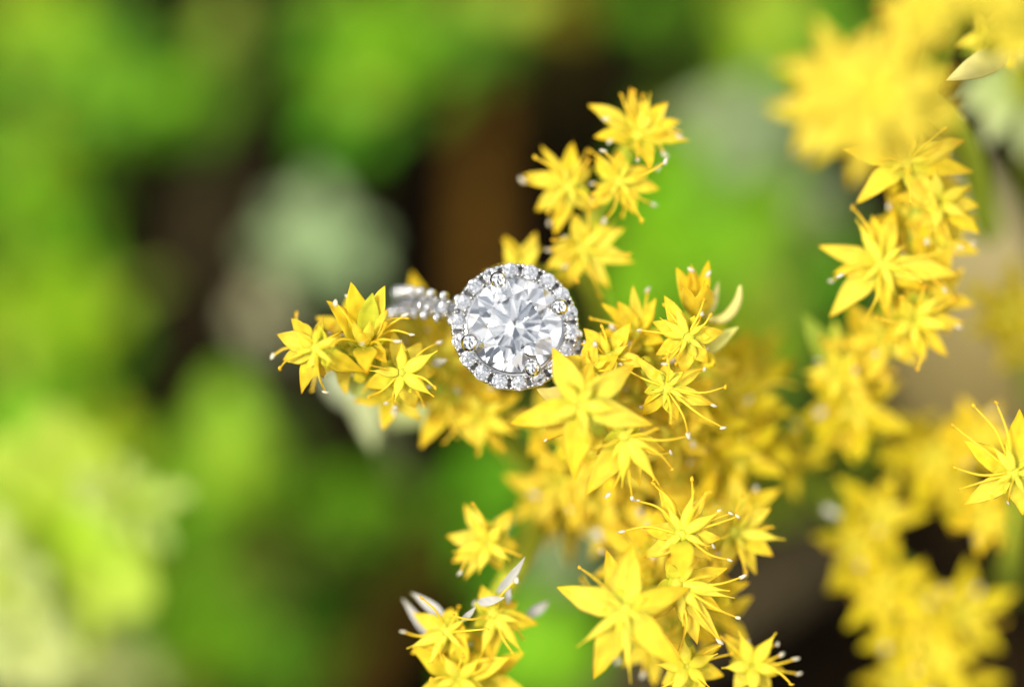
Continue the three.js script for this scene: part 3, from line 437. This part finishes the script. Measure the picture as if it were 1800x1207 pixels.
{
  const all = scene.children.filter((o) => o.name.startsWith('stonecrop_sprig'));
  for (const [k, a, b, w] of [[0, [655, 665, -3], [622, 655, -1], 0.6], [0, [740, 655, -4], [742, 625, -1], 0.6], [1, [1035, 400, -7], [1062, 404, -5], 0.65], [1, [1070, 300, -6], [1052, 292, -4], 0.6], [1, [1005, 480, -8], [984, 492, -6], 0.7], [2, [1220, 620, -3], [1256, 640, -1], 0.65], [2, [1080, 700, -4], [1076, 668, -1], 0.7], [2, [1010, 790, -6], [982, 802, -4], 0.75], [2, [1140, 660, -3], [1132, 630, 0], 0.6], [3, [880, 1030, -6], [905, 1018, -4], 0.65], [3, [830, 1140, -4], [832, 1170, -2], 0.65], [4, [1150, 1010, -4], [1126, 1018, -2], 0.7], [4, [1250, 1050, -4], [1282, 1066, -2], 0.65], [5, [1590, 330, -5], [1560, 318, -3], 0.65], [5, [1600, 520, -6], [1640, 540, -4], 0.7]]) budOn(all[k], a, b, w);
}
// --- the single bloom at the right edge
{
  const s = sprig('single sharp yellow stonecrop bloom cut off by the edge of the picture', [1785, 850, -6]);
  stemOn(s, [[1770, 1040, -34], [1785, 930, -12], [1790, 840, -2]], 1.1, 0.7);
  flowerOn(s, [1782, 832, 2], { s: -0.2, tilt: [0.2, 0.1], size: 1.1, petals: [[1696, 775, { w: 0.2 }], [1696, 889, { w: 0.2 }], [1795, 718, { w: 0.2 }], [1800, 905], [1870, 800], [1860, 880]], carpels: [[1740, 780], [1765, 775], [1745, 850], [1800, 870], [1820, 830]], stamens: [[1676, 748, { white: false }], [1711, 712, { white: false }], [1752, 708, { white: false }], [1680, 822, { white: false }], [1690, 860], [1776, 885, W]], more: 2 });
  flowerOn(s, [1735, 905, -14], { size: 0.7, tilt: [0, -0.1], tint: 0 });
  flowerOn(s, [1720, 770, -16], { size: 0.7, tilt: [0, 0.1], tint: 0 });
}

// ------------------------------------------------------------------ background: leaf rosettes, pale leaves, twigs (all far out of focus)
const deep = ([x, y, z]) => [x, y, z < -40 ? z * 1.4 : z * 1.15];
{                                                                      // low ground cover between the rosettes, too small and soft to tell apart
  const leafShape = blade(V(0, 0, 0), V(1, 0.25, 0), V(0, 1, 0), { w: 0.3, bow: 0.12, thick: 0.3, prof: petalProf, rows: 6, cols: 6 }), spots = [[90, 100, 170], [310, 160, 100], [40, 300, 90], [60, 560, 150], [90, 760, 140], [120, 950, 220], [330, 1070, 190], [410, 830, 90], [640, 930, 60], [660, 80, 170], [820, 40, 80], [970, 1120, 120], [890, 870, 80], [1250, 400, 200], [1390, 100, 150], [1400, 490, 110], [480, 1150, 90], [1330, 640, 90]];
  const n = 620, cover = new THREE.InstancedMesh(leafShape, new THREE.MeshPhysicalMaterial({ name: 'cover_leaf', roughness: 0.55, transmission: 0.2, thickness: 0, specularIntensity: 0.4 }), n), m4 = new THREE.Matrix4(), q = new THREE.Quaternion();
  for (let i = 0; i < n; i++) {
    const [x, y, r] = spots[i % spots.length], a = rr(0, 6.3), d = r * Math.sqrt(rnd()), s = mm(rr(2.5, 6.5)), k = rr(0.5, 1.5), h = rnd();
    q.setFromEuler(new THREE.Euler(rr(-0.5, 0.5), rr(0, 6.3), rr(0, 0.9)));
    cover.setMatrixAt(i, m4.compose(P(x + Math.cos(a) * d, y + Math.sin(a) * d, rr(-108, -76)), q, V(s, s, s))); cover.setColorAt(i, new THREE.Color().setRGB((0.10 + 0.24 * h * h) * k, 0.38 * k, 0.006 * k + 0.03 * h ** 4));
  }
  cover.name = 'ground_cover'; cover.castShadow = cover.receiveShadow = true; cover.userData = { kind: 'stuff', label: 'small green ground cover leaves growing between the rosettes', category: 'ground cover' }; scene.add(cover);
}
const spoon = (u) => 0.28 + 0.82 * Math.pow(Math.sin(Math.PI * Math.min(1, 0.04 + 0.94 * Math.pow(u, 1.35))), 0.8) - 0.26 * u;
const GREEN = { bright: [0.21, 0.50, 0.008], mid: [0.13, 0.39, 0.005], yellow: [0.38, 0.54, 0.014], pale: [0.58, 0.66, 0.16], mint: [0.26, 0.42, 0.17], grey: [0.30, 0.40, 0.18], cream: [0.60, 0.65, 0.24], olive: [0.28, 0.27, 0.01] };
function rosette(label, c0, dia, color, { n = 13, tilt = [0, 0], name = 'leaf_rosette', tip, rise = 0.35, slim = 1 } = {}) {
  const c = deep(c0); tilt = [tilt[0] + rr(-0.55, 0.55), tilt[1] + rr(-0.55, 0.55)];
  const s = thing(name, label, 'leaf rosette', P(...c), 'green rosettes below the blooms'), L = dia / 2 * K * 1.35;
  const axis = N.clone().addScaledVector(R, tilt[0]).addScaledVector(U, tilt[1]).normalize(), e1 = V().crossVectors(axis, U).normalize(), e2 = V().crossVectors(axis, e1);
  for (let k = 0; k < n; k++) {
    const t = k / n, an = k * 2.4 + rr(-0.15, 0.15), len = L * (1 - 0.5 * t) * rr(0.62, 1.3), up = rise * 0.2 + t * 1.5 * rise + 0.1;
    const dir = V().addScaledVector(e1, Math.cos(an)).addScaledVector(e2, Math.sin(an)), a = dir.clone().multiplyScalar(mm(0.5)).addScaledVector(axis, mm(0.4 + 1.8 * t)), b = dir.clone().multiplyScalar(len).addScaledVector(axis, len * up);
    const k1 = rr(0.65, 1.35), c1 = [color[0] * k1 * rr(0.9, 1.2), color[1] * k1, color[2] * k1];
    part('leaf', blade(a, b, axis, { w: len * rr(0.26, 0.38) * slim, bow: -len * 0.06, thick: 0.35, cup: 0.25, prof: spoon, rows: 9, cols: 8, colors: (u) => lerp3(c1, tip ?? c1, u) }), M.leaf, s);
  }
  const foot = V(0, -(s.position.y + 0.004), 0).addScaledVector(R, rr(-0.004, 0.004)).addScaledVector(V(0, 0, 1), rr(-0.004, 0.004));
  part('stem', tube([V(), foot.clone().multiplyScalar(0.5).add(V(rr(-0.003, 0.003), 0, rr(-0.003, 0.003))), foot], (u) => mm(0.9 + 0.5 * u), { seg: 8, n: 14, colors: (u) => lerp3(lerp3(color, [0.2, 0.12, 0.03], 0.4), [0.07, 0.045, 0.02], u) }), M.bark, s);
  return s;
}
rosette('broad bright green rosette filling the upper corner of the picture', [120, 95, -66], 330, GREEN.bright, { tip: GREEN.yellow });
rosette('yellow green rosette below the broad one at the upper corner', [40, 280, -62], 190, GREEN.yellow);
rosette('darker green rosette standing alone beside the grey stick', [318, 165, -66], 210, GREEN.mid);
rosette('wide bright green rosette at the top edge above the rust brown stick', [660, 75, -66], 290, GREEN.bright);
rosette('olive yellow rosette half out of view at the top edge', [985, 15, -66], 130, GREEN.olive);
rosette('small green rosette at the top edge beside the olive one', [1145, 5, -72], 120, GREEN.mid);
rosette('tall bright green rosette at the side edge over the pale bushy one', [65, 550, -56], 300, GREEN.bright, { tip: GREEN.yellow });
rosette('green rosette between the tall bright one and the pale bushy one', [70, 740, -56], 220, GREEN.bright);
rosette('pale yellow green bushy rosette with pointed leaves in the lower corner', [110, 940, -39], 400, [0.34, 0.54, 0.015], { tip: [0.5, 0.62, 0.06], n: 17 });
rosette('small pale rosette with upright pointed leaves above the bushy one', [225, 880, -30], 190, [0.36, 0.54, 0.02], { tip: [0.58, 0.66, 0.2], n: 9, slim: 0.6 });
rosette('creamy pale rosette at the very bottom of the lower corner', [30, 1130, -36], 260, GREEN.pale, { tip: GREEN.cream });
rosette('grey cream rosette on the bottom edge beside the creamy one', [200, 1130, -44], 190, GREEN.pale, { tip: GREEN.cream, n: 9 });
rosette('green rosette spreading beside the pale bushy one near the bottom edge', [340, 1080, -52], 260, GREEN.bright);
rosette('round light green rosette below the silvery leaves', [410, 815, -54], 250, [0.42, 0.62, 0.03], { tip: GREEN.bright });
rosette('small saturated green rosette between the light green one and the brown stick', [620, 880, -58], 190, GREEN.bright);
rosette('green rosette at the bottom edge beside the withered white tips', [985, 1140, -48], 230, GREEN.bright);
rosette('grey green rosette seen between the blooms above the big star', [985, 965, -48], 130, GREEN.grey);
rosette('green rosette behind the green stem of the withered sprig', [880, 850, -52], 150, GREEN.mid);
rosette('large soft green rosette behind the tall sprig and the dense sprig', [1255, 400, -58], 380, GREEN.bright, { n: 16 });
rosette('green rosette below the large soft one beside the front blooms', [1400, 470, -66], 240, GREEN.mid);
rosette('silvery grey green rosette beside the blurred corner blooms', [1315, 215, -42], 220, GREEN.grey);
rosette('bright green rosette at the top edge behind the blurred corner blooms', [1400, 70, -66], 280, GREEN.bright, { tip: GREEN.yellow });
rosette('lime rosette between the front blooms and the tall column', [1330, 600, -34], 130, GREEN.yellow);
rosette('silvery mint rosette behind the pavé shank of the ring', [575, 430, -54], 210, GREEN.mint, { n: 12, slim: 0.8, tip: [0.36, 0.46, 0.2] });
rosette('creamy silver rosette below the mint one behind the yellow blooms', [470, 560, -50], 150, [0.46, 0.46, 0.24], { n: 9, slim: 0.8 });
rosette('lime rosette overlapping the side edge between the corner rosettes and the tall bright one', [40, 400, -60], 150, GREEN.bright);
rosette('loose yellow green rosette behind the pale bushy one beside the round light one', [190, 760, -46], 150, GREEN.yellow, { slim: 0.8 });
rosette('loose cream tipped rosette at the side edge over the creamy pale one', [10, 1020, -34], 200, GREEN.yellow, { tip: GREEN.cream, n: 10, slim: 0.8 });
rosette('deep green rosette under the wide bright one at the top edge', [560, 150, -76], 170, GREEN.mid);
rosette('small pale rosette beside the large soft one under the corner blooms', [1430, 330, -48], 120, GREEN.grey, { n: 9, slim: 0.8 });
rosette('bright rosette low beside the large soft one, over the front blooms', [1130, 520, -56], 190, GREEN.bright);
{
  const s = thing('pale_shoot', 'pale cream green forked shoot below the starry bloom', 'shoot', P(660, 700, -20));
  leafOn(s, [640, 640, -22], [655, 790, -20], { color: [0.52, 0.56, 0.26], w: 1.5 });
  leafOn(s, [650, 720, -22], [815, 725, -16], { color: [0.5, 0.55, 0.2], w: 1.1, bow: -0.1 });
  leafOn(s, [640, 700, -22], [560, 640, -26], { color: [0.5, 0.54, 0.3], w: 1.4 });
  stemOn(s, [[720, 830, -58], [680, 760, -34], [640, 650, -22]], 1.1, 0.8, [0.12, 0.1, 0.04], [0.4, 0.45, 0.2]);
}
{
  const s = thing('pale_leaf_tuft', 'pale green tuft with a pointed leaf under the blurred corner blooms', 'leaf tuft', P(1760, 170, -14));
  for (const [a, b, w] of [[[1785, 120, -26], [1736, 255, -22], 1.3], [[1790, 130, -28], [1680, 190, -25], 1.5], [[1800, 140, -28], [1800, 280, -26], 1.5], [[1790, 110, -28], [1760, 60, -24], 1.2]]) leafOn(s, a, b, { color: [0.46, 0.56, 0.16], tip: [0.6, 0.63, 0.3], w: w * 1.2 });
  stemOn(s, [[1830, 360, -60], [1815, 240, -36], [1790, 120, -18]], 1.2, 0.9);
}
function stick(label, pts0, r0, r1, c) {
  const pts = pts0.map(deep);
  const s = thing('dry_stick', label, 'stick', P(...pts[0]), 'dry sticks below the blooms');
  part('bark', tube(pts.map((p) => P(...p).sub(s.position)), (u) => mm(r0 + (r1 - r0) * u) * (1 + 0.12 * Math.sin(u * 37) + 0.08 * Math.sin(u * 91)), { seg: 12, n: 60, colors: (u) => { const k = 0.8 + 0.5 * perlin.noise(u * 26, 3.3, 1.1); return c.map((x) => x * k); } }), M.bark, s);
  const a = pts[1], b = [a[0] + 45, a[1] - 40, a[2] + 4];
  part('twig_stub', tube([P(...a).sub(s.position), P(a[0] + 24, a[1] - 16, a[2] + 2).sub(s.position), P(...b).sub(s.position)], (u) => mm(r0 * (0.5 - 0.2 * u)), { seg: 8, n: 10, colors: () => c }), M.bark, s);
}
stick('rust brown dry stick standing behind the ring', [[850, 560, -58], [845, 380, -62], [850, 150, -70]], 2.1, 1.7, [0.13, 0.062, 0.006]);
stick('grey brown forked stick among the green rosettes', [[330, 640, -66], [350, 450, -64], [400, 280, -66], [450, 60, -72]], 2.4, 1.9, [0.06, 0.043, 0.018]);
stick('brown dry stick slanting down to the bottom edge beside the withered sprig', [[880, 860, -64], [760, 1010, -60], [580, 1240, -56]], 2.2, 2.0, [0.095, 0.052, 0.006]);
stick('taupe dry stick slanting behind the bottom star bloom', [[1500, 940, -56], [1280, 1080, -52], [1010, 1260, -48]], 2.3, 2.5, [0.09, 0.068, 0.032]);
{
  const s = thing('dry_leaf', 'large tan dry leaf behind the tall column of blooms', 'dry leaf', P(1690, 480, -40));
  leafOn(s, [1720, 800, -52], [1690, 250, -38], { color: [0.38, 0.28, 0.09], tip: [0.60, 0.53, 0.29], w: 7.5, thick: 0.05, cup: 0.2, name: 'leaf_blade' });
}
renderer.render(scene, camera);
